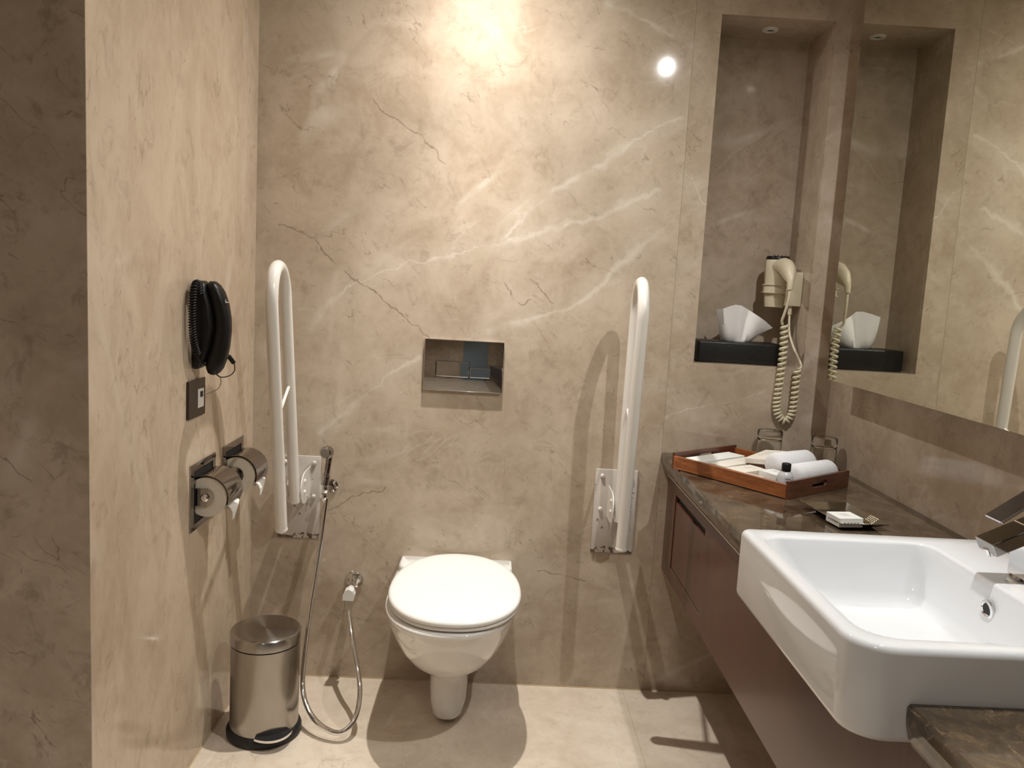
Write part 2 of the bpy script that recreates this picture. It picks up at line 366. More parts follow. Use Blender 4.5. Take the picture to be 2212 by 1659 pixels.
bm = NB(); box(bm, XL-0.02, XL, YL+0.0018, 0.0, 0, ZC); slab(wall_left, bm, M_LEFT)
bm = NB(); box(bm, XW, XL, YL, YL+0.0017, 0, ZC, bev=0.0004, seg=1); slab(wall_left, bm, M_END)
struct('wall_far_left', box(NB(), XW-0.1, XW, YB, YL+0.02, 0, ZC), M_RIGHT)
wall_right = struct('wall_right', box(NB(), XR+0.02, XR+0.12, YB, 0.30, 0, ZC), M_GROUT)
bm = NB(); box(bm, XR, XR+0.02, YB, 0.02, 0, ZC); slab(wall_right, bm, M_RIGHT)
struct('wall_front', box(NB(), XW-0.1, XR+0.1, YB-0.1, YB, 0, ZC), M_RIGHT)
floor = struct('floor', box(NB(), XW-0.1, XR+0.1, YB-0.1, 0.30, -0.10, -0.012), M_GROUT)
FX = [XW, -1.25, -0.75, 0.48, 1.1]; FY = [0.0, -1.35, -2.55, YB]
for i in range(4):
    for j in range(3):
        bm = NB(); box(bm, FX[i]+J, FX[i+1]-J, FY[j+1]+J, FY[j]-J, -0.012, 0.0)
        slab(floor, bm, M_FLOOR)
struct('trim_1', box(NB(), XL, XR, -0.003, 0.0, 0, 0.0022), pmat('silicone_line', (0.52, 0.40, 0.24), 0.5, noise=0.1))
struct('trim_2', box(NB(), XL, XL+0.003, YL, -0.003, 0, 0.0022), bpy.data.materials['silicone_line'])
ceiling = struct('ceiling', box(NB(), XW-0.1, XR+0.1, YB-0.1, 0.30, ZC, ZC+0.1), M_PLASTER)
for i, (lx, ly, beams, colr, rad) in enumerate(LAMPS):
    bm = NB(); lathe(bm, [(0.033, 0.0), (0.046, -0.004), (0.048, 0.0), (0.048, 0.006)], 32, T(lx, ly, ZC-0.006), caps=False)
    lathe(bm, [(0.033, 0.0), (0.014, 0.005)], 32, T(lx, ly, ZC-0.006), caps=False)
    f = obj('downlight_ring', bm, M_WHITEPL, ceiling)
    bm = NB(); lathe(bm, [(0.0, 0.0), (0.012, 0.0), (0.012, 0.002)], 24, T(lx, ly, ZC-0.003)); obj('lamp_lens', bm, M_LAMP, f)
    for pw, half, bl in beams:
        ld = bpy.data.lights.new('downlight', 'SPOT'); ld.energy = pw; ld.color = colr; ld.spot_size = math.radians(2*half); ld.spot_blend = bl; ld.shadow_soft_size = rad
        lo = bpy.data.objects.new('downlight', ld); COL.objects.link(lo); lo.location = (lx, ly, LAMP_Z)
# unseen door, added to give the flush plate a bluish reflection
bm = NB(); box(bm, -0.25, 0.55, YB, YB+0.04, 0, 2.08, bev=0.003)
door = struct('added_door_1', bm, pmat('added_door_blue_grey', (0.20, 0.26, 0.31), 0.35, noise=0.04))
bm = NB(); cyl(bm, (0.47, YB+0.04, 1.0), (0.47, YB+0.09, 1.0), 0.012); cyl(bm, (0.47, YB+0.085, 1.0), (0.35, YB+0.085, 1.0), 0.009); obj('added_door_handle', bm, M_CHROME, door)

# ---------------------------------------------------------------- mirror
mir = thing('wall_mirror', 'large frameless mirror standing proud of the right wall above the counter', 'mirror', (0.982, -0.173, 1.078))
bm = NB(); box(bm, 0.984, 1.066, -2.9, -0.176, 1.081, 2.23); obj('mirror_box', bm, M_MEDGE, mir, smooth=False, world=True, label='box carrying the glass off the wall')
bm = NB(); box(bm, 0.980, 0.984, -2.905, -0.172, 1.078, 2.24, bev=0.0006, seg=1); obj('mirror_glass', bm, M_MIRROR, mir, smooth=False, world=True)

# ---------------------------------------------------------------- niche spotlight (unlit)
t = thing('recessed_spotlight', 'small round unlit spotlight in the top of the wall recess', 'spotlight', (0.81, 0.112, NZ1))
bm = NB(); lathe(bm, [(0.012, -0.001), (0.015, -0.006), (0.024, -0.004), (0.026, 0.0)], 28, caps=False); obj('ring', bm, M_WHITEPL, t)
bm = NB(); lathe(bm, [(0.0, -0.0015), (0.0125, -0.0015), (0.0125, -0.0005)], 20); obj('dark_lens', bm, M_DARKHOLE, t)

# ---------------------------------------------------------------- counter and cabinet
ZT = 0.80
BX0, BX1, BY0, BY1, BZ = 0.478, 0.950, -1.545, -1.040, 0.872     # basin box
def prism_y(bm, prof, y0, y1):
    """prof in x,z; extruded along y"""
    return loft(bm, [[(x, y0, z) for x, z in prof], [(x, y1, z) for x, z in prof]])
cnt = thing('vanity_counter', 'dark brown veined marble counter running along the right wall', 'counter', (0.55, 0.0, 0.735))
CP = [(0.575, 0.735), (0.570, 0.736), (0.562, 0.742), (0.555, 0.753), (0.551, 0.767), (0.549, 0.780), (0.549, 0.796), (0.553, 0.8), (1.066, 0.8), (1.066, 0.735)]
bm = NB(); prism_y(bm, CP, BY1+0.002, -0.001)
prism_y(bm, CP, -3.4, BY0-0.002)
box(bm, BX1+0.003, 1.066, BY0-0.002, BY1+0.002, 0.735, 0.8)
obj('countertop', bm, M_COUNTER, cnt, smooth=False, world=True)
cab = thing('vanity_cabinet', 'wall-hung mahogany vanity cabinet under the dark marble counter', 'cabinet', (0.577, 0.0, 0.42))
XF = 0.577
bm = NB(); box(bm, XF+0.012, 1.066, -3.4, -0.001, 0.42, 0.7335); 
box(bm, XF, XF+0.012, -0.118, -0.001, 0.42, 0.7335); box(bm, XF, XF+0.012, -3.4, -0.470, 0.42, 0.7335)
box(bm, XF, XF+0.012, -0.470, -0.118, 0.695, 0.7335); box(bm, XF, XF+0.012, -0.470, -0.118, 0.42, 0.462)
obj('carcass', bm, M_CABINET, cab, smooth=False, world=True)
bm = NB(); box(bm, XF+0.002, XF+0.0118, -0.4665, -0.1215, 0.4655, 0.672, bev=0.001, seg=1)
dr = obj('door', bm, M_CABINET, cab, smooth=False, world=True)
bm = NB(); box(bm, XF+0.011, XF+0.0135, -0.4695, -0.1185, 0.6725, 0.6945); obj('finger_slot', bm, M_DARKHOLE, cab, smooth=False, world=True, label='black finger slot above the door')
bm = NB(); box(bm, XF+0.0005, XF+0.0115, -0.4685, -0.1195, 0.4625, 0.4645); obj('edge_glint_strip', bm, M_CHROME, cab, smooth=False, world=True, label='bright strip standing for the lit line along the door bottom')  # chrome strip added to draw the lit line at the door bottom
bm = NB(); box(bm, XF-0.006, XF-0.0002, -1.04, -0.02, 0.7305, 0.7345); obj('edge_glint_strip', bm, M_WHITEPL, cab, smooth=False, world=True, label='pale strip standing for the bright reflection under the counter edge')  # white strip added to draw the bright reflection along the counter's lower edge

# ---------------------------------------------------------------- basin
def rrect(x0, x1, y0, y1, z, r, n=9):
    """rounded rectangle, r: radii for corners (x0,y0),(x1,y0),(x1,y1),(x0,y1)"""
    pts = []
    cs = [(x0, y0, PI, 0), (x1, y0, 1.5*PI, 1), (x1, y1, 0, 2), (x0, y1, 0.5*PI, 3)]
    for cx, cy, a0, i in cs:
        rr = max(r[i], 1e-4); ox = cx + (rr if cx == x0 else -rr); oy = cy + (rr if cy == y0 else -rr)
        for k in range(n):
            a = a0 + 0.5*PI*k/(n-1)
            pts.append((ox+rr*math.cos(a), oy+rr*math.sin(a), z))
    return pts
bas = thing('wash_basin', 'white semi-recessed rectangular ceramic wash basin jutting out over the counter front', 'basin', ((BX0+BX1)/2, (BY0+BY1)/2, 0.80))
IX0, IX1, IY0, IY1 = 0.506, 0.815, -1.512, -1.088
R1 = (0.055, 0.02, 0.02, 0.022)
def off(d, z, rr=None):
    R = tuple(max(0.004, q-d) for q in (rr or R1)); return rrect(BX0+d, BX1-d, BY0+d, BY1-d, z, R)
loops = [off(0.012, 0.742), off(0.006, 0.7435), off(0.002, 0.749), off(0.0, 0.756), off(0.0, 0.862), off(0.0012, 0.8665), off(0.0045, 0.8705), off(0.009, 0.872)]
def inn(dx0, dx1, dy0, dy1, z, r):
    return rrect(IX0+dx0, IX1-dx1, IY0+dy0, IY1-dy1, z, (r, r*0.6, r*0.6, r*0.7))
loops += [inn(-0.006, -0.004, -0.006, -0.005, 0.872, 0.055), inn(-0.001, -0.001, -0.001, -0.001, 0.8708, 0.052), inn(0.002, 0.001, 0.002, 0.001, 0.867, 0.05),
          inn(0.012, 0.004, 0.010, 0.005, 0.850, 0.05), inn(0.040, 0.012, 0.028, 0.012, 0.815, 0.05), inn(0.075, 0.020, 0.045, 0.020, 0.785, 0.05), inn(0.098, 0.030, 0.055, 0.030, 0.772, 0.045),
          inn(0.120, 0.045, 0.075, 0.045, 0.767, 0.04), inn(0.17, 0.10, 0.15, 0.12, 0.765, 0.012)]
bm = NB(); loft(bm, loops)
obj('bowl', bm, M_BASIN, bas, world=True, ang=85)
bm = NB(); lathe(bm, [(0.0155, 0.0), (0.0155, 0.003), (0.012, 0.0045), (0.0100, 0.003), (0.0100, 0.0)], 28, T(0.8062, -1.292, 0.831) @ RY(-PI/2 - 0.12), caps=False)
ov = obj('overflow_ring', bm, M_CHROME, bas, world=True)
bm = NB(); lathe(bm, [(0.0, 0.0), (0.0103, 0.0), (0.0103, 0.0015)], 24, T(0.8052, -1.292, 0.831) @ RY(-PI/2 - 0.12)); obj('overflow_hole', bm, M_DARKHOLE, ov, world=True)
bm = NB(); lathe(bm, [(0.0, 0.006), (0.016, 0.0055), (0.021, 0.004), (0.022, 0.001), (0.030, 0.001), (0.031, 0.0)], 32, T(0.700, -1.312, 0.765)); obj('drain_plug', bm, M_CHROME, bas, world=True)

# ---------------------------------------------------------------- tap
tap = thing('basin_tap', 'chrome single-lever tap with slanted square spout on the basin rim', 'tap', (0.888, -1.262, BZ))
bm = NB(); lathe(bm, [(0.0, 0.0), (0.029, 0.0), (0.030, 0.003), (0.027, 0.006), (0.0, 0.006)], 32, T(0.888, -1.262, BZ), caps=False); obj('base_ring', bm, M_DARKCHROME, tap, world=True)
bm = NB(); box(bm, 0.864, 0.912, -1.286, -1.238, BZ+0.004, 0.965, bev=0.002); obj('body', bm, M_CHROME, tap, smooth=False, world=True)
def bar(bm, p0, p1, wid, th, bev=0.0015):
    p0 = Vector(p0); p1 = Vector(p1); d = p1-p0; L = d.length; tb = NB(); box(tb, 0, L, -wid/2, wid/2, -th/2, th/2, bev=bev)
    q = Vector((1, 0, 0)).rotation_difference(d.normalized()).to_matrix().to_4x4()
    return merge(bm, tb, Matrix.Translation(p0) @ q)
bm = NB(); bar(bm, (0.808, -1.262, 0.924), (0.895, -1.262, 0.966), 0.048, 0.022); sp = obj('spout', bm, M_DARKCHROME, tap, smooth=False, world=True)
bm = NB(); lathe(bm, [(0.0, 0.0), (0.010, 0.0), (0.0115, 0.002), (0.0115, 0.012)], 24, T(0.822, -1.262, 0.914) @ RY(-0.45)); obj('aerator', bm, M_CHROME, sp, world=True)
bm = NB(); bar(bm, (0.815, -1.262, 0.970), (0.912, -1.262, 1.040), 0.044, 0.004, 0.0008); obj('lever', bm, pmat('lever_chrome', (0.55, 0.57, 0.64), 0.12, 1.0, noise=0.25, nscale=60), tap, smooth=False, world=True)
bm = NB(); cyl(bm, (0.893, -1.262, 0.962), (0.893, -1.262, 1.018), 0.012); obj('lever_neck', bm, M_CHROME, tap, world=True)

# ---------------------------------------------------------------- toilet
XT = -0.085
def egg(hw, yf, yb, z, ym=-0.24, nf=2.25, nb=3.5, n=64, dx=0.0):
    pts = []
    for k in range(n):
        a = 2*PI*k/n; c, s = math.cos(a), math.sin(a)
        if s < 0: e = 2/nf; L = ym-yf
        else: e = 2/nb; L = yb-ym
        pts.append((XT+dx+hw*math.copysign(abs(c)**e, c), ym+L*math.copysign(abs(s)**e, s), z))
    return pts
toi = thing('toilet', 'white wall-hung toilet with its lid closed below the chrome flush plate', 'toilet', (XT, -0.0, 0.05))
bm = NB()
def foot(hw, yf, z): return egg(hw, yf, -0.001, z, ym=-0.15, nf=2.8, nb=12)
body = [foot(0.020, -0.225, 0.009), foot(0.040, -0.256, 0.012), foot(0.051, -0.275, 0.027), foot(0.056, -0.283, 0.060), foot(0.058, -0.287, 0.11), foot(0.060, -0.292, 0.148),
        egg(0.070, -0.312, -0.001, 0.172, ym=-0.16, nf=2.5, nb=10), egg(0.098, -0.355, -0.001, 0.195, ym=-0.18, nf=2.35, nb=8), egg(0.128, -0.405, -0.001, 0.227, ym=-0.20, nb=8), egg(0.152, -0.447, -0.001, 0.266, ym=-0.21, nb=8),
        egg(0.168, -0.478, -0.001, 0.308, ym=-0.22, nb=8), egg(0.177, -0.498, -0.001, 0.348, ym=-0.26, nb=8), egg(0.181, -0.508, -0.001, 0.372, ym=-0.26, nb=8),
        egg(0.185, -0.515, -0.001, 0.378, ym=-0.26, nb=8), egg(0.1875, -0.518, -0.001, 0.384, ym=-0.26, nb=8), egg(0.1870, -0.518, -0.001, 0.390, ym=-0.26, nb=8), egg(0.183, -0.513, -0.003, 0.394, ym=-0.26, nb=8)]
loft(bm, body); obj('pan', bm, M_CERAMIC, toi, world=True, ang=60)
bm = NB()
def tilt(lp, k=0.026): return [(x, y, z+k*(y+0.5)) for x, y, z in lp]
loft(bm, [tilt(egg(0.177, -0.500, -0.070, 0.398, ym=-0.285, nb=2.3, dx=0.010)), tilt(egg(0.184, -0.509, -0.062, 0.401, ym=-0.285, nb=2.3, dx=0.010)), tilt(egg(0.1865, -0.511, -0.060, 0.406, ym=-0.285, nb=2.3, dx=0.010)), tilt(egg(0.184, -0.508, -0.062, 0.410, ym=-0.285, nb=2.3, dx=0.010))])
obj('seat', bm, M_SEAT, toi, world=True, ang=60)
bm = NB()
lid = []
for z, sc_ in ((0.4115, 0.970), (0.4125, 0.990), (0.415, 1.0), (0.420, 1.003), (0.425, 0.993), (0.4285, 0.965), (0.4305, 0.92), (0.4325, 0.80), (0.4335, 0.6), (0.434, 0.3)):
    cx, cy = XT+0.010, -0.27
    lid.append(tilt([(cx+(x-cx)*sc_, cy+(y-cy)*sc_, z) for x, y, _ in egg(0.1885, -0.514, -0.008, z, ym=-0.285, nf=2.2, nb=2.15, dx=0.010)]))
loft(bm, lid); obj('lid', bm, M_SEAT, toi, world=True, ang=60)
bm = NB(); ledge = []
for z, d in ((0.386, 0.0), (0.412, 0.0), (0.418, 0.002), (0.421, 0.007)):
    ledge.append(rrect(XT-0.178+d, XT+0.178-d, -0.112+d, -0.001, z, (0.05, 0.05, 0.004, 0.004)))
loft(bm, ledge); obj('hinge_ledge', bm, M_CERAMIC, toi, world=True, ang=50)
for sx in (-1, 1):
    bm = NB(); cyl(bm, (XT+sx*0.075-0.02, -0.040, 0.424), (XT+sx*0.075+0.02, -0.040, 0.424), 0.0065); obj('hinge', bm, M_CHROME, toi, world=True)

# ---------------------------------------------------------------- flush plate
fp = thing('flush_plate', 'mirror-polished chrome dual flush plate on the back wall above the toilet', 'flush plate', (-0.093, -0.001, 1.043))
bm = NB(); box(bm, -0.216, 0.031, -0.013, -0.0005, 0.963, 1.123, bev=0.003, seg=3); obj('plate', bm, M_PLATECHROME, fp, world=True, ang=20)
bm = NB(); box(bm, -0.1795, -0.0733, -0.0134, -0.0125, 1.0065, 1.0575); box(bm, -0.0745, -0.0065, -0.0134, -0.0125, 1.0065, 1.041); obj('button_gap', bm, M_DARKHOLE, fp, smooth=False, world=True, label='thin dark gap around the buttons')
bm = NB(); box(bm, -0.178, -0.0745, -0.0165, -0.012, 1.008, 1.056, bev=0.002); obj('button', bm, M_PLATECHROME, fp, smooth=False, world=True, label='larger flush button')
bm = NB(); box(bm, -0.0730, -0.008, -0.0165, -0.012, 1.008, 1.0395, bev=0.002); obj('button', bm, M_PLATECHROME, fp, smooth=False, world=True, label='smaller flush button')

# ---------------------------------------------------------------- grab bars
def grab_bar(label, x, pts_rear, top, pts_front, px0, px1, pz0, pz1, side, rod, patch=None):
    t = thing('grab_bar', label, 'grab bar', (x, -0.02, (pz0+pz1)/2), group=None)
    bm = NB(); box(bm, px0, px1, -0.006, -0.0005, pz0, pz1, bev=0.0025); pl = obj('base_plate', bm, M_PLATE, t, world=True, ang=30)
    for sx in (px0+0.022, px1-0.020):
        for sz in (pz1-0.022, pz1-0.130):
            bm = NB(); lathe(bm, [(0.0, 0.006), (0.004, 0.0055), (0.0065, 0.003), (0.007, 0)], 14, T(sx, -0.006, sz) @ RX(PI/2)); obj('screw', bm, M_ENAMEL, pl, world=True)
    # U shaped tube: rear leg up, over the bend, front leg down
    A0, A1 = Vector(pts_rear[0]), Vector(pts_rear[1]); B0, B1 = Vector(pts_front[0]), Vector(pts_front[1])
    axis = (B1-A1); c = (A1+B1)/2; up = (A1-A0).normalized(); R = axis.length/2; path = [A0 + (A1-A0)*k/6 for k in range(7)]
    for k in range(1, 16):
        a = PI*k/16; path.append(c - axis.normalized()*R*math.cos(a) + up*R*math.sin(a))
    path += [B1 + (B0-B1)*k/6 for k in range(7)]
    r = 0.0165
    bm = NB(); tube(bm, path, r, 20)
    obj('tube', bm, M_ENAMEL, t, world=True, ang=50)
    # rounded end cap of the free leg and hinge lugs
    d = (B0-B1).normalized(); bm = NB(); cyl(bm, B0-d*0.002, B0+d*0.010, r+0.0012, 20, 0.004); obj('end_cap', bm, M_ENAMEL, t, world=True)
    for s in (-1, 1):
        lx = A0.x + s*(r+0.004); bm = NB(); pr = []
        zc = A0.z+0.035
        for k in range(17):
            a = -PI/2 + PI*k/16; pr.append((-0.075-0.052*math.cos(a), zc+0.050*math.sin(a)))
        pr = [(-0.006, zc+0.050), (-0.006, zc-0.050)] + pr
        loft(bm, [[(lx-0.0016, y, z) for y, z in pr], [(lx+0.0016, y, z) for y, z in pr]])
        lug = obj('hinge_lug', bm, M_ENAMEL, t, smooth=False, world=True)
        for zz in (zc-0.012, zc+0.022):
            bm = NB(); lathe(bm, [(0.0, 0.005), (0.005, 0.004), (0.007, 0.0)], 14, T(lx+s*0.0016, -0.085, zz) @ RY(s*PI/2)); obj('bolt', bm, M_ENAMEL, lug, world=True)
    bm = NB(); cyl(bm, (A0.x-r-0.004, A0.y, A0.z+0.012), (A0.x+r+0.004, A0.y, A0.z+0.012), 0.006); obj('hinge_pin', bm, M_ENAMEL, t, world=True)
    bm = NB(); a = A0.lerp(A1, rod[0]); b = B0.lerp(B1, rod[1]); cyl(bm, a, b, 0.0045, 12); obj('link_rod', bm, M_ENAMEL, t, world=True)
    return t
grab_bar('white folding grab bar raised beside the left wall', -0.565, [(-0.580, -0.115, 0.615), (-0.572, -0.300, 1.235)], None, [(-0.563, -0.330, 0.600), (-0.555, -0.495, 1.205)],
         -0.659, -0.527, 0.465, 0.733, 1, (0.60, 0.52))
grab_bar('white folding grab bar raised between the toilet and the vanity', 0.40, [(0.4085, -0.105, 0.600), (0.410, -0.135, 1.235)], None, [(0.390, -0.300, 0.580), (0.397, -0.330, 1.225)],
         0.343, 0.478, 0.464, 0.738, -1, (0.56, 0.48))

# ---------------------------------------------------------------- hand shower (bidet spray) with hose and angle valve
hs = thing('bidet_spray', 'chrome bidet spray hanging left of the toilet on a long ribbed metal hose', 'bidet spray', (-0.495, -0.03, 0.66))
bm = NB(); lathe(bm, [(0.0, -0.026), (0.0165, -0.0265), (0.0185, -0.025), (0.0200, -0.018), (0.0200, -0.006), (0.014, 0.004), (0.0, 0.006)], 28, T(-0.4935, -0.052, 0.760) @ RZ(-0.25) @ RX(-PI/2), caps=False)
obj('spray_head', bm, M_DARKCHROME, hs, world=True)
bm = NB(); lathe(bm, [(0.0, -0.0275), (0.0145, -0.0272), (0.0150, -0.0262)], 24, T(-0.4935, -0.052, 0.760) @ RZ(-0.25) @ RX(-PI/2)); obj('spray_face', bm, pmat('spray_face_grey', (0.22, 0.19, 0.16), 0.5, noise=0.2, nscale=300), hs, world=True)
bm = NB(); tube(bm, catmull([(-0.4925, -0.046, 0.750), (-0.4945, -0.048, 0.725), (-0.4985, -0.052, 0.69), (-0.5035, -0.056, 0.652)], 5), [0.010]*5+[0.0095]*6+[0.012]*5, 18)
obj('handle', bm, M_DARKCHROME, hs, world=True)
bm = NB(); cyl(bm, (-0.5030, -0.0555, 0.656), (-0.5045, -0.057, 0.630), 0.0128, 20, 0.002); cyl(bm, (-0.5044, -0.0565, 0.6285), (-0.5055, -0.0575, 0.606), 0.0120, 20, 0.002)
obj('connector', bm, M_CHROME, hs, world=True)
bm = NB(); lathe(bm, [(0.0, 0.0), (0.020, 0.0), (0.020, 0.003), (0.016, 0.006), (0.0, 0.006)], 28, T(-0.492, -0.0005, 0.640) @ RX(PI/2)); cyl(bm, (-0.492, -0.005, 0.640), (-0.502, -0.045, 0.638), 0.008)
obj('wall_holder', bm, M_DARKCHROME, hs, world=True)
HOSE = [(-0.496, -0.058, 0.615), (-0.501, -0.075, 0.539), (-0.505, -0.1, 0.458), (-0.509, -0.13, 0.38), (-0.513, -0.17, 0.294), (-0.514, -0.215, 0.205), (-0.511, -0.255, 0.131), (-0.498, -0.29, 0.085), (-0.465, -0.335, 0.055), (-0.423, -0.365, 0.037), (-0.379, -0.375, 0.029), (-0.35, -0.36, 0.043), (-0.337, -0.325, 0.069), (-0.339, -0.28, 0.109), (-0.359, -0.22, 0.149), (-0.389, -0.15, 0.21), (-0.415, -0.07, 0.271)]
HOSE = [(x, y, max(z, 0.0095)) for x, y, z in HOSE] + [(-0.4125, -0.050, 0.292)]
hp = [Vector((p.x, p.y, max(p.z, 0.0095))) for p in resample(catmull(HOSE, 10), 0.0026)]
bm = NB(); tube(bm, hp, [0.0080 if i % 2 else 0.0066 for i in range(len(hp))], 12); obj('hose', bm, M_CHROME, hs, world=True, ang=80)
# angle valve
bm = NB(); lathe(bm, [(0.0, 0.0), (0.029, 0.0), (0.029, 0.003), (0.024, 0.009), (0.014, 0.012), (0.0, 0.012)], 32, T(-0.4115, -0.0005, 0.335) @ RX(PI/2))
vf = obj('valve_flange', bm, M_CHROME, hs, world=True)
bm = NB(); cyl(bm, (-0.4115, -0.006, 0.335), (-0.4115, -0.066, 0.335), 0.0125, 24, 0.002); cyl(bm, (-0.4105, -0.045, 0.357), (-0.4115, -0.047, 0.290), 0.0105, 20, 0.002)
obj('valve_body', bm, M_CHROME, vf, world=True)
bm = NB(); loft(bm, [[(-0.4125+x, y, 0.3165+z) for x, z in [(-0.018, -0.017), (0.016, -0.017), (0.018, 0.0), (0.013, 0.013), (0.0, 0.019), (-0.012, 0.014), (-0.018, 0.0)]] for y in (-0.094, -0.064)])
obj('valve_knob', bm, M_WHITEPL, vf, world=True, smooth=False, label='pale grey valve knob')

# ---------------------------------------------------------------- toilet roll holders
def roll_holder(label, y0):
    """y0: centre of the plate along the wall"""
    t = thing('toilet_roll_holder', label, 'roll holder', (XL, y0, 0.722), group='toilet roll holders on the left wall')
    W, H = 0.089, 0.0865
    bm = NB()
    box(bm, 0.0005, 0.004, -W, W, 0.068, H); box(bm, 0.0005, 0.004, -W, W, -H, -0.070); box(bm, 0.0005, 0.004, -W, -0.068, -0.070, 0.068); box(bm, 0.0005, 0.004, 0.068, W, -0.070, 0.068)
    box(bm, 0.0005, 0.004, -0.068, 0.068, 0.036, 0.044)
    obj('frame', bm, M_DARKCHROME, t, smooth=False)
    bm = NB(); box(bm, 0.0003, 0.0012, -0.068, 0.068, -0.070, 0.068); obj('recess', bm, M_DARKHOLE, t, smooth=False, label='dark opening behind the roll')
    bm = NB(); R = 0.0515; cx, cz = 0.030, -0.001
    lathe(bm, [(0.018, -0.052), (R, -0.052), (R, 0.052), (0.018, 0.052), (0.018, -0.052)], 48, T(cx, 0.0, cz) @ RX(PI/2), caps=False)
    # keep the hidden part of the roll out of the wall: flatten what would pass behind the opening
    for v in bm.verts:
        if v.co.x < 0.0014: v.co.x = 0.0014
    # torn pointed end hanging out under the hood
    rl = obj('paper_roll', bm, M_ROLL, t)
    bm = NB(); a = -0.42; px, pz = cx+(R+0.001)*math.cos(a), cz+(R+0.001)*math.sin(a)
    pts = [((px-0.002, -0.045, pz+0.004), (px-0.002, 0.045, pz+0.004)), ((px+0.010, -0.040, pz-0.006), (px+0.010, 0.030, pz-0.006)), ((px+0.014, -0.034, pz-0.020), (px+0.014, 0.000, pz-0.020)), ((px+0.013, -0.030, pz-0.040), (px+0.013, -0.022, pz-0.040))]
    loft(bm, [[l, r, (r[0]-0.0015, r[1], r[2]-0.0012), (l[0]-0.0015, l[1], l[2]-0.0012)] for l, r in pts])
    obj('paper_end', bm, M_PAPER, t, smooth=False, label='white folded paper point')
    # curved chrome hood
    bm = NB(); Ro, Ri = 0.0585, 0.057; arc = []
    for k in range(21):
        a = math.radians(122 - k*(122+30)/20); arc.append(a)
    out = [(cx+Ro*math.cos(a), cz+Ro*math.sin(a)) for a in arc]; inn_ = [(cx+Ri*math.cos(a), cz+Ri*math.sin(a)) for a in arc]
    prof = out+inn_[::-1]
    loft(bm, [[(x, y, z) for x, z in prof] for y in (-0.056, 0.056)])
    obj('hood', bm, M_DARKCHROME, t, ang=30)
    for s in (-1, 1):
        bm = NB(); pr = [(0.002, 0.0215), (0.002, -0.0235)] + [(0.026+0.0235*math.cos(b), -0.001+0.0235*math.sin(b)) for b in [math.radians(-90+180*k/14) for k in range(15)]]
        loft(bm, [[(x, s*0.0535, z) for x, z in pr], [(x, s*0.0560, z) for x, z in pr]]); arm = obj('side_arm', bm, M_DARKCHROME, t, smooth=False)
        bm = NB(); lathe(bm, [(0.0, 0.009), (0.007, 0.0085), (0.0105, 0.005), (0.011, 0.0)], 20, T(0.027, s*0.0560, -0.001) @ RX(s*-PI/2)); obj('spindle_cap', bm, M_CHROME, arm)
    return t
r1 = roll_holder('chrome hooded toilet roll holder nearer the camera on the left wall', -0.434)
r2 = copytree(r1); r2.location = (XL, -0.193, 0.722); r2['label'] = 'chrome hooded toilet roll holder nearer the back corner on the left wall'

# ---------------------------------------------------------------- telephone socket
ts = thing('telephone_socket', 'dark brown telephone socket plate below the wall phone', 'socket', (XL, -0.491, 0.977))
bm = NB(); box(bm, XL+0.0005, XL+0.007, -0.547, -0.436, 0.929, 1.024, bev=0.001, seg=1); obj('plate', bm, M_SOCKET, ts, smooth=False, world=True)
bm = NB(); box(bm, XL+0.0065, XL+0.009, -0.490, -0.452, 0.951, 0.999, bev=0.0008, seg=1); obj('insert', bm, M_WHITEPL, ts, smooth=False, world=True, label='white socket insert')
bm = NB(); box(bm, XL+0.0088, XL+0.0115, -0.477, -0.464, 0.978, 0.992); obj('jack', bm, M_BLACK, ts, smooth=False, world=True)

# ---------------------------------------------------------------- wall telephone
ph = thing('wall_telephone', 'black wall telephone with coiled cord on the left wall', 'telephone', (XL, -0.49, 1.16))
def section(w, d, cx, cy, z, n=28, e=2.6):
    pts = []
    for k in range(n):
        a = 2*PI*k/n; c, s = math.cos(a), math.sin(a)
        pts.append((cx+d*math.copysign(abs(c)**(2/e), c), cy+w*math.copysign(abs(s)**(2/e), s), z))
    return pts
bm = NB(); L = []
for z, w, x0, x1 in ((1.052, 0.020, 0.001, 0.012), (1.058, 0.028, 0.001, 0.022), (1.075, 0.033, 0.001, 0.032), (1.11, 0.035, 0.001, 0.044), (1.16, 0.035, 0.001, 0.052), (1.21, 0.035, 0.001, 0.046), (1.245, 0.034, 0.001, 0.036), (1.262, 0.029, 0.001, 0.032), (1.270, 0.020, 0.001, 0.020)):
    L.append(section(w, (x1-x0)/2, XL+(x0+x1)/2, -0.488, z, e=4))
loft(bm, L); obj('cradle', bm, M_BLACK, ph, world=True, ang=50)
bm = NB(); L = []
for z, w, x0, x1 in ((1.038, 0.010, 0.040, 0.052), (1.043, 0.019, 0.033, 0.060), (1.055, 0.024, 0.029, 0.069), (1.08, 0.026, 0.029, 0.078), (1.11, 0.024, 0.038, 0.084), (1.15, 0.022, 0.046, 0.088), (1.18, 0.022, 0.046, 0.087), (1.215, 0.024, 0.038, 0.081), (1.245, 0.026, 0.031, 0.070), (1.262, 0.023, 0.031, 0.058), (1.270, 0.012, 0.036, 0.048)):
    L.append(section(w, (x1-x0)/2, XL+(x0+x1)/2, -0.488, z))
loft(bm, L); hst = obj('handset', bm, M_BLACK, ph, world=True, ang=60)
bm = NB()
box(bm, XL+0.0795, XL+0.0806, -0.5090, -0.5070, 1.2195, 1.2270)
box(bm, XL+0.0795, XL+0.0806, -0.5070, -0.4880, 1.2195, 1.2212)
obj('printed_mark', bm, M_INKW, hst, smooth=False, world=True, label='small white printed mark')
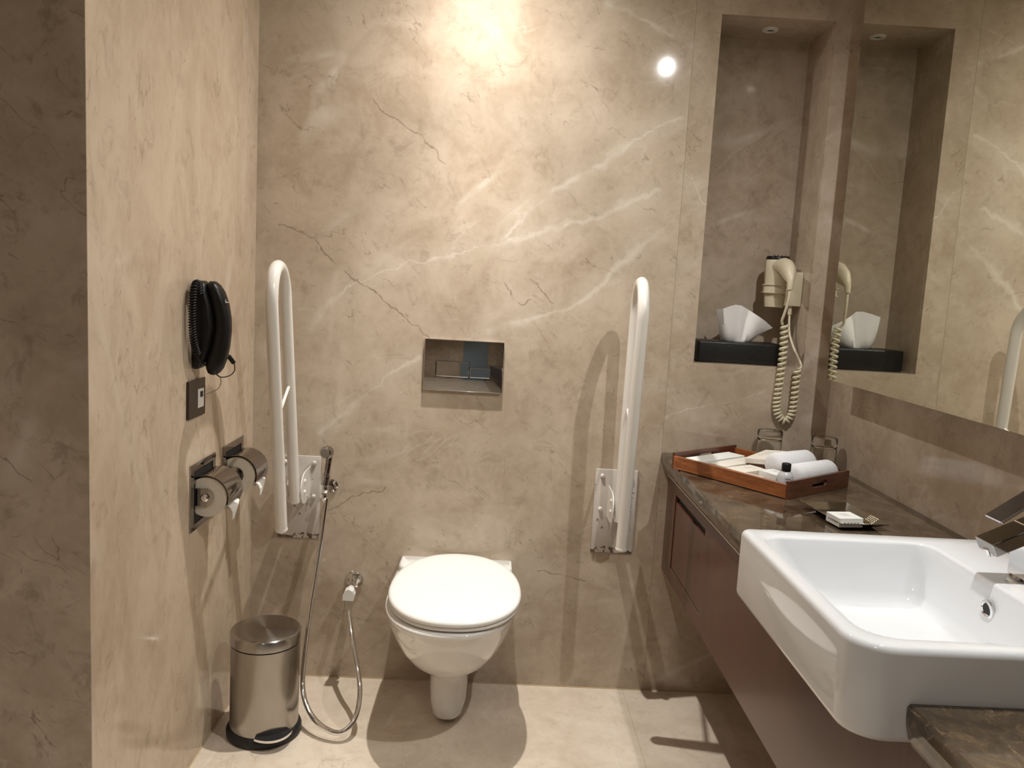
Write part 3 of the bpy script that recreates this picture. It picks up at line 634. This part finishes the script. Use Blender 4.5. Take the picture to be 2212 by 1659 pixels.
path = catmull([(XL+0.020, -0.520, 1.235), (XL+0.020, -0.532, 1.262), (XL+0.020, -0.548, 1.258), (XL+0.019, -0.556, 1.235), (XL+0.018, -0.558, 1.19), (XL+0.018, -0.556, 1.15), (XL+0.020, -0.548, 1.115), (XL+0.022, -0.536, 1.092)], 8)
bm = NB(); coil(bm, path, 0.0072, 0.0026, 0.0064, seg=12, n=6); obj('coiled_cord', bm, M_BLACK, ph, world=True, ang=80)
bm = NB(); tube(bm, catmull([(XL+0.022, -0.536, 1.092), (XL+0.026, -0.525, 1.074), (XL+0.032, -0.505, 1.062)], 6), 0.0022, 8); obj('cord_tail', bm, M_BLACK, ph, world=True)
bm = NB(); cyl(bm, (XL+0.070, -0.452, 1.083), (XL+0.080, -0.440, 1.064), 0.0058, 10, 0.001); obj('cord_plug', bm, M_BLACK, ph, world=True)
bm = NB(); tube(bm, catmull([(XL+0.081, -0.440, 1.063), (XL+0.082, -0.440, 1.045), (XL+0.072, -0.448, 1.032), (XL+0.056, -0.468, 1.030), (XL+0.045, -0.484, 1.043)], 8), 0.0014, 8); obj('cable', bm, M_BLACK, ph, world=True)
bm = NB(); tube(bm, catmull([(XL+0.010, -0.4705, 0.985), (XL+0.024, -0.462, 0.986), (XL+0.045, -0.452, 0.998), (XL+0.052, -0.452, 1.020), (XL+0.044, -0.466, 1.040), (XL+0.030, -0.480, 1.056)], 8), 0.0011, 8); obj('cable', bm, M_WIRE, ph, world=True, label='thin grey cable down to the socket')

# ---------------------------------------------------------------- pedal bin
bin_ = thing('pedal_bin', 'brushed steel pedal bin standing in the back left corner', 'bin', (-0.600, -0.330, 0.0))
bm = NB(); lathe(bm, [(0.0, 0.001), (0.098, 0.001), (0.1030, 0.004), (0.1035, 0.018), (0.100, 0.026), (0.0955, 0.030), (0.0, 0.030)], 64); obj('base', bm, M_BLACKRUB, bin_, label='black plastic base')
bm = NB(); lathe(bm, [(0.0, 0.024), (0.0942, 0.024), (0.0942, 0.271), (0.0, 0.271)], 96); obj('body', bm, M_STEEL, bin_)
bm = NB(); lathe(bm, [(0.0, 0.2705), (0.0925, 0.2705), (0.0925, 0.276), (0.0, 0.276)], 64); obj('gap_ring', bm, M_BLACKRUB, bin_, label='black gap under the lid')
bm = NB(); lathe(bm, [(0.094, 0.2755), (0.0962, 0.2755), (0.0962, 0.302), (0.0944, 0.3055), (0.090, 0.3070), (0.06, 0.3072), (0.03, 0.3074), (0.0005, 0.3075)], 96, caps=False); obj('lid', bm, M_STEELLID, bin_, ang=60)
def sector(r0, r1, z0, z1, da, n=14, c=math.radians(-59)):
    t = NB()
    prof = [(r0*math.cos(c+da*(2*k/n-1)), r0*math.sin(c+da*(2*k/n-1))) for k in range(n+1)]
    prof2 = [((r0+(r1-r0)*(0.35+0.65*math.cos(PI/2*(2*k/n-1))))*math.cos(c+da*(2*k/n-1)), (r0+(r1-r0)*(0.35+0.65*math.cos(PI/2*(2*k/n-1))))*math.sin(c+da*(2*k/n-1))) for k in range(n+1)][::-1]
    pr = prof+prof2
    return loft(t, [[(x, y, z0) for x, y in pr], [(x, y, z1) for x, y in pr]])
bm = NB(); merge(bm, sector(0.094, 0.1235, 0.032, 0.037, 0.52)); pd = obj('pedal', bm, M_BLACKRUB, bin_, smooth=False, label='black pedal with a chrome lip')
def lipring(c=math.radians(-59), da=0.52, n=16):
    t = NB(); o = []; i_ = []
    for k in range(n+1):
        a = c+da*(2*k/n-1); f = 0.35+0.65*math.cos(PI/2*(2*k/n-1)); r = 0.0942+(0.1235-0.0942)*f+0.0004
        i_.append((r*math.cos(a), r*math.sin(a))); o.append(((r+0.0016)*math.cos(a), (r+0.0016)*math.sin(a)))
    pr = o+i_[::-1]; return loft(t, [[(x, y, 0.0310) for x, y in pr], [(x, y, 0.0378) for x, y in pr]])
bm = NB(); merge(bm, lipring()); obj('pedal_lip', bm, M_CHROME, pd, ang=30)

# ---------------------------------------------------------------- tissue box in the recess
tb = thing('tissue_box', 'black leather tissue box on the sill of the wall recess', 'tissue box', (0.785, 0.095, NZ0))
bm = NB(); box(bm, -0.133, 0.133, -0.062, 0.062, 0.0008, 0.068, bev=0.006, seg=3); obj('case', bm, M_LEATHER, tb, ang=40)
bm = NB(); lathe(bm, [(0.0, 0.0), (0.033, 0.0), (0.033, 0.0008), (0.0, 0.0008)], 28, T(-0.005, 0, 0.0675) @ Matrix.Diagonal((1.6, 0.8, 1, 1)), caps=False); obj('slot', bm, M_DARKHOLE, tb)
bm = NB(); tb.rotation_euler = (0, 0, math.radians(-3))
U = [0, .125, .25, .375, .5, .625, .75, .875, 1]
bot = [(-0.050, 0.0, 0.066), (-0.040, -0.014, 0.066), (-0.028, -0.020, 0.066), (-0.014, -0.012, 0.066), (0.0, -0.018, 0.066), (0.016, -0.022, 0.066), (0.030, -0.012, 0.066), (0.040, 0.0, 0.066), (0.046, 0.006, 0.066)]
mid = [(-0.062, -0.004, 0.105), (-0.048, -0.030, 0.100), (-0.030, -0.034, 0.104), (-0.012, -0.024, 0.108), (0.006, -0.010, 0.106), (0.024, -0.030, 0.100), (0.044, -0.026, 0.094), (0.062, -0.006, 0.092), (0.074, 0.006, 0.094)]
top = [(-0.074, -0.008, 0.168), (-0.058, -0.030, 0.172), (-0.036, -0.018, 0.180), (-0.014, -0.002, 0.186), (0.006, 0.004, 0.185), (0.028, -0.010, 0.172), (0.054, -0.020, 0.156), (0.082, -0.012, 0.140), (0.114, 0.004, 0.118)]
rows = []
for q in range(11):
    s = q/10
    row = []
    for a, b_, c in zip(bot, mid, top):
        a, b_, c = Vector(a), Vector(b_), Vector(c); row.append(a*(1-s)*(1-2*s)+b_*4*s*(1-s)+c*s*(2*s-1))
    rows.append(row)
vs = [[bm.verts.new(p) for p in r] for r in rows]
for i in range(10):
    for j in range(8): bm.faces.new((vs[i][j], vs[i][j+1], vs[i+1][j+1], vs[i+1][j]))
bmesh.ops.subdivide_edges(bm, edges=bm.edges[:], cuts=1, use_grid_fill=True)
bm2 = bm.copy(); bmesh.ops.solidify(bm2, geom=bm2.faces[:], thickness=0.0009); bm.free()
obj('tissue', bm2, M_TISSUE, tb, ang=60, label='crumpled white tissue')

# ---------------------------------------------------------------- hair dryer
hd = thing('hair_dryer', 'cream wall-mounted hair dryer with coiled cord in the wall recess', 'hair dryer', (0.974, 0.12, 1.33))
bm = NB(); box(bm, 0.922, 0.9735, 0.066, 0.160, 1.283, 1.392, bev=0.004); obj('wall_box', bm, M_CREAM, hd, world=True, ang=40)
DC = (0.900, 0.108)
bm = NB(); lathe(bm, [(0.0, 1.276), (0.0275, 1.276), (0.0300, 1.278), (0.0325, 1.30), (0.0360, 1.345), (0.0385, 1.39), (0.0395, 1.422), (0.038, 1.428), (0.0, 1.428)], 40, T(DC[0], DC[1], 0), caps=False)
obj('barrel', bm, M_CREAM, hd, world=True, ang=40)
bm = NB(); lathe(bm, [(0.0, 1.428), (0.037, 1.428), (0.037, 1.434), (0.034, 1.440), (0.0, 1.440)], 36, T(DC[0], DC[1], 0), caps=False); gr = obj('air_intake', bm, M_BLACK, hd, world=True)
for k in range(5):
    bm = NB(); box(bm, DC[0]-0.026+0.012*k, DC[0]-0.022+0.012*k, DC[1]-0.034, DC[1]-0.006, 1.4395, 1.4430); obj('grille_bar', bm, M_CHROME, gr, smooth=False, world=True)
bm = NB()
for z in (1.322, 1.347):
    lathe(bm, [(0.034, 0), (0.044, 0), (0.044, 0.0025), (0.034, 0.0025), (0.034, 0)], 40, T(DC[0], DC[1], z), caps=False)
lathe(bm, [(0.0370, 0), (0.0395, 0), (0.0395, 0.025), (0.0370, 0.025), (0.0370, 0)], 40, T(DC[0], DC[1], 1.323), caps=False)
box(bm, DC[0]+0.030, 0.924, DC[1]-0.002, DC[1]+0.020, 1.322, 1.3495)
obj('holder_ring', bm, M_CREAM, hd, world=True, ang=40)
def sect(p, t_, w_, d_):
    p = Vector(p); t_ = Vector(t_).normalized(); a = Vector((0, 1, 0)); a = (a-t_*a.dot(t_)).normalized(); b = t_.cross(a)
    return [p + a*(w_*math.cos(2*PI*k/20)) + b*(d_*math.sin(2*PI*k/20)) for k in range(20)]
HP = [((0.900, 0.086, 1.410), 0.028, 0.020), ((0.900, 0.045, 1.408), 0.024, 0.026), ((0.899, 0.008, 1.397), 0.022, 0.030), ((0.896, -0.022, 1.381), 0.020, 0.027), ((0.894, -0.039, 1.366), 0.014, 0.018), ((0.892, -0.047, 1.354), 0.010, 0.011), ((0.891, -0.049, 1.333), 0.008, 0.008)]
bm = NB(); L = []
for i, (p, w_, d_) in enumerate(HP):
    a = Vector(HP[max(0, i-1)][0]); b = Vector(HP[min(len(HP)-1, i+1)][0]); tt = (b-a).normalized(); xa = Vector((1, 0, 0)); xb = tt.cross(xa).normalized()
    L.append([Vector(p) + xa*(w_*math.cos(2*PI*k/20)) + xb*(d_*math.sin(2*PI*k/20)) for k in range(20)])
loft(bm, L); obj('handle', bm, M_CREAM, hd, world=True, ang=60)
STR = catmull([(0.891, -0.049, 1.336), (0.890, -0.048, 1.30), (0.886, -0.036, 1.26), (0.884, -0.026, 1.238), (0.890, -0.018, 1.226)], 8)
bm = NB(); tube(bm, STR, 0.0042, 10); obj('cord', bm, M_CORD, hd, world=True)
CP1 = catmull([(0.897, -0.018, 1.224), (0.900, -0.018, 1.156), (0.899, -0.018, 1.076), (0.896, -0.018, 1.014), (0.896, -0.018, 0.975), (0.904, -0.018, 0.942), (0.925, -0.018, 0.924), (0.944, -0.018, 0.945), (0.949, -0.018, 0.985), (0.949, -0.018, 1.04), (0.950, -0.018, 1.090)], 10)
def coil2(bm, path, R_, wire, pitch_of, n=8, seg=16):
    ps = resample(path, 0.0005); fr = frames(ps); th = 0.0; pts = []; last = -1
    for i, (p, t_, a, b) in enumerate(fr):
        th += 2*PI*0.0005/pitch_of(i/len(fr))
        if th-last >= 2*PI/seg or i == len(fr)-1:
            pts.append(p+(a*math.cos(th)+b*math.sin(th))*R_); last = th
    return tube(bm, pts, wire, n)
bm = NB(); coil2(bm, CP1, 0.0096, 0.0044, lambda u: 0.0165-0.0060*math.exp(-((u-0.60)/0.16)**2)); obj('coiled_cord', bm, M_CORD, hd, world=True, ang=80)
bm = NB(); cyl(bm, (0.945, 0.085, 1.284), (0.945, 0.082, 1.255), 0.0065, 14, 0.001); tube(bm, catmull([(0.945, 0.082, 1.256), (0.944, 0.065, 1.20), (0.947, 0.025, 1.155), (0.957, -0.012, 1.115), (0.961, -0.020, 1.098), (0.955, -0.020, 1.090)], 8), 0.0036, 10)
obj('cord', bm, M_CORD, hd, world=True)

# ---------------------------------------------------------------- wooden tray and what is in it
AX = math.atan2(-0.299, 0.227)                        # direction of the long side
TC = (0.762, -0.292)
tray = thing('amenity_tray', 'reddish wooden tray of toiletries at the far end of the counter', 'tray', (TC[0], TC[1], ZT), AX)
TL, TW = 0.186, 0.142
TM = T(TC[0], TC[1], ZT) @ RZ(AX)
bm = NB(); box(bm, -TL+0.006, TL-0.006, -TW+0.004, TW-0.004, 0.003, 0.009); obj('tray_floor', bm, M_TRAY, tray, smooth=False)
for s in (-1, 1):
    bm = NB(); box(bm, -TL+0.002, TL-0.002, s*TW-0.005, s*TW+0.005, 0.002, 0.039, bev=0.001, seg=1); obj('long_side', bm, M_TRAY, tray, smooth=False)
    bm = NB(); x = s*TL
    # end board with an open hand slot: two halves around the slot
    vs0 = []; tmp = NB()
    W2, Z0, Z1 = TW+0.003, 0.0006, 0.047
    outer = []
    for k in range(20):
        a = 2*PI*k/20; c, sn = math.cos(a), math.sin(a)
        sc = min(W2/max(abs(c), 1e-6), ((Z1-0.026) if sn > 0 else (0.026-Z0))/max(abs(sn)*0.25, 1e-6))
        outer.append([max(-W2, min(W2, c*sc)), 0.026+max(Z0-0.026, min(Z1-0.026, sn*sc*0.25))])
    for (yy, zz) in ((W2, Z1), (-W2, Z1), (-W2, Z0), (W2, Z0)):
        k = min(range(20), key=lambda q: (outer[q][0]-yy)**2*0.2+(outer[q][1]-zz)**2*9); outer[k] = [yy, zz]
    inner = []
    for k in range(20):
        a = 2*PI*k/20; c, sn = math.cos(a), math.sin(a)
        inner.append(((0.026*(1 if c > 0.05 else -1 if c < -0.05 else 0))+0.0095*c, 0.026+0.0085*sn))
    tt = 0.0045
    for (x0, x1) in ((x-tt, x+tt),):
        o0 = [tmp.verts.new((x0, y, z)) for y, z in outer]; i0 = [tmp.verts.new((x0, y, z)) for y, z in inner]
        o1 = [tmp.verts.new((x1, y, z)) for y, z in outer]; i1 = [tmp.verts.new((x1, y, z)) for y, z in inner]
        for k in range(20):
            j = (k+1) % 20
            tmp.faces.new((o0[k], o0[j], i0[j], i0[k])); tmp.faces.new((o1[k], i1[k], i1[j], o1[j]))
            tmp.faces.new((o0[k], o1[k], o1[j], o0[j])); tmp.faces.new((i0[k], i0[j], i1[j], i1[k]))
    merge(bm, tmp); obj('end_board', bm, M_TRAYEND, tray, smooth=False, label='end board with an oval hand slot, its shade put in the colour')
def tpos(u, v, z=0.0): return TM @ Vector((u, v, z))
def carton(label, u, v, z, lx, ly, lz, rot, mat, tilt=0.0, cat='box', group='white toiletry packets in the tray', name='toiletry_box', lines=3, roll=0.0):
    p = tpos(u, v, z); t = thing(name, label, cat, p, AX+rot, group); t.rotation_euler = (roll, tilt, AX+rot)
    bm = NB(); box(bm, -lx/2, lx/2, -ly/2, ly/2, 0.0006, lz, bev=0.0008, seg=1); obj('carton', bm, mat, t, smooth=False)
    bm = NB()
    for k in range(lines):
        box(bm, -lx*0.22, lx*0.20-0.006*k, ly*(0.22-0.16*k)-0.0006, ly*(0.22-0.16*k)+0.0006, lz, lz+0.0003)
    if lines: obj('printing', bm, M_INK, t, smooth=False, label='small grey printed lines')
    return t
carton('flat white packet at the left end of the tray, under the end board', -0.137, -0.015, 0.010, 0.060, 0.200, 0.024, 0.0, M_CARTON2, lines=0)
carton('long flat white packet beside the leftmost packet in the tray', -0.071, 0.010, 0.010, 0.055, 0.210, 0.022, 0.015, M_CARTON, lines=2)
carton('white packet in the tray, in front of the raised cream box', 0.000, -0.055, 0.010, 0.062, 0.100, 0.022, -0.08, M_CARTON, lines=2)
carton('flat cream packet along the front side of the tray', 0.052, -0.118, 0.012, 0.070, 0.030, 0.020, 0.02, M_CARTON, lines=0)
carton('raised cream box leaning on other packets in the middle of the tray', -0.012, 0.050, 0.044, 0.068, 0.100, 0.016, -0.05, M_CARTON, tilt=-0.14, roll=0.16, lines=3)
carton('small white box standing next to the black-capped bottle in the tray', 0.100, -0.075, 0.010, 0.060, 0.050, 0.036, -0.18, M_CARTON2, lines=2)
# rolled towels
def towel(label, u0, v0, u1, v1, r, z):
    p0 = tpos(u0, v0, z); p1 = tpos(u1, v1, z); c = (p0+p1)/2; d = p1-p0
    t = thing('rolled_towel', label, 'towel', c-Vector((0, 0, r)), math.atan2(d.y, d.x), 'rolled face towels in the tray')
    L = d.length; bm = NB()
    pr = [(0.0, 0), (r*0.55, 0.0), (r*0.86, 0.004), (r, 0.014), (r*1.01, L*0.5), (r, L-0.014), (r*0.86, L-0.004), (r*0.5, L), (0.0, L)]
    lathe(bm, pr, 36, T(-L/2, 0, r) @ RY(PI/2), caps=False); obj('roll', bm, M_TOWEL, t, ang=60)
    pts = []
    for k in range(70):
        a = k*0.28; rr = r*0.12+r*0.80*k/70; pts.append((L/2+0.0006, rr*math.cos(a), r+rr*math.sin(a)))
    bm = NB(); tube(bm, pts, 0.0011, 6); obj('rolled_edge', bm, M_TOWEL, t, ang=60)
    return t
towel('back one of the two rolled white towels in the tray', 0.062, -0.03, 0.078, 0.125, 0.033, 0.052)
towel('front one of the two rolled white towels in the tray', 0.137, -0.045, 0.149, 0.118, 0.031, 0.041)
# bottle
p = tpos(0.150, -0.100, 0.0092)
bt = thing('toiletry_bottle', 'small clear bottle with a black cap at the front corner of the tray', 'bottle', p, AX); bt.scale = (1.2, 1.2, 1.15)
bm = NB(); lathe(bm, [(0.0, 0.0005), (0.0145, 0.0005), (0.0165, 0.002), (0.0168, 0.034), (0.015, 0.040), (0.009, 0.045), (0.0075, 0.048), (0.0, 0.048)], 32, caps=False); obj('bottle_body', bm, M_BOTTLE, bt, ang=50)
bm = NB(); lathe(bm, [(0.0, 0.046), (0.0098, 0.046), (0.0100, 0.048), (0.0098, 0.062), (0.0085, 0.0635), (0.0, 0.0635)], 28, caps=False); obj('cap', bm, M_BLACK, bt, ang=40)
bm = NB()
for k in range(2):
    a0_ = -1.75-AX*0
    n = 8; pr = []
    lp0 = [(0.0172*math.cos(-1.95-AX+0.1*q), 0.0172*math.sin(-1.95-AX+0.1*q)) for q in range(n)]
    z = 0.030-0.006*k
    for q in range(n-1-2*k):
        (xa, ya), (xb, yb_) = lp0[q], lp0[q+1]
        v = [bm.verts.new((xa, ya, z)), bm.verts.new((xb, yb_, z)), bm.verts.new((xb, yb_, z+(0.002 if k == 0 else 0.0008))), bm.verts.new((xa, ya, z+(0.002 if k == 0 else 0.0008)))]
        bm.faces.new(v)
obj('printing', bm, M_INK, bt, smooth=False, label='dark printed word on the bottle')

# ---------------------------------------------------------------- glasses upside down behind the tray
def tumbler(label, x, y):
    t = thing('glass_tumbler', label, 'glass', (x, y, ZT), 0, 'upturned water glasses behind the tray')
    bm = NB(); lathe(bm, [(0.0335, 0.0006), (0.0350, 0.0008), (0.0362, 0.004), (0.0380, 0.096), (0.0365, 0.099), (0.0, 0.099), ], 40, caps=False)
    lathe(bm, [(0.0335, 0.0006), (0.0340, 0.004), (0.0350, 0.068), (0.030, 0.073), (0.0, 0.074)], 40, caps=False)
    bmesh.ops.remove_doubles(bm, verts=bm.verts, dist=1e-5); obj('glass', bm, M_GLASS, t, ang=50); return t
tumbler('upturned clear glass behind the middle of the tray', 0.868, -0.062)
tumbler('upturned clear glass in the corner behind the towels', 1.006, -0.142)

# ---------------------------------------------------------------- soap dish and soap
sd = thing('soap_dish', 'flared square dark metal soap dish on the counter behind the basin', 'soap dish', (0.836, -0.690, ZT), math.radians(6))
def sq(h_, z, r=0.003, wx=0.62): return rrect(-h_*wx, h_*wx, -h_, h_, z, (r,)*4, 4)
bm = NB(); loft(bm, [sq(0.060, 0.0006), sq(0.066, 0.003), sq(0.093, 0.0155), sq(0.0935, 0.0165), sq(0.092, 0.0172), sq(0.066, 0.0052), sq(0.060, 0.004)]); obj('dish', bm, M_STEELDK, sd, smooth=False)
bm = NB()
for i in range(9):
    for j in range(4):
        x = 0.026+0.0048*j; y = -0.045+0.0058*i
        if x > 0.037 or y > -0.012: continue
        lathe(bm, [(0.0, 0.0015), (0.0014, 0.0010), (0.0020, 0.0)], 6, T(x, y, 0.0042), caps=False)
for i in range(9):
    for j in range(5):
        x = 0.0405+0.0038*j; y = -0.045+0.0058*i
        z = 0.0052+(x-0.0405)*0.7
        if x < 0.056 and y < -0.012: lathe(bm, [(0.0, 0.0024), (0.0014, 0.0018), (0.0020, 0.0)], 6, T(x, y, z), caps=False)
obj('embossed_dots', bm, M_GOLD, sd, kind='stuff', label='tiny gilded raised dots')
sp_ = thing('soap_carton', 'small white soap carton lying on the metal soap dish', 'soap', (0.813, -0.745, ZT+0.0045), math.radians(8))
bm = NB(); box(bm, -0.029, 0.029, -0.0275, 0.0275, 0.0006, 0.0215, bev=0.0007, seg=1); obj('carton', bm, M_CARTON2, sp_, smooth=False)
bm = NB()
for k in range(3): box(bm, -0.012+0.002*k, 0.010, 0.008-0.007*k, 0.009-0.007*k, 0.0215, 0.0218)
for k in range(5): box(bm, -0.0293, -0.029, -0.020+0.008*k, -0.015+0.008*k, 0.008, 0.0115)
for k in range(5): box(bm, -0.018+0.008*k, -0.013+0.008*k, -0.0278, -0.0275, 0.009, 0.012)
obj('printing', bm, M_INK, sp_, smooth=False, label='faint grey printing')
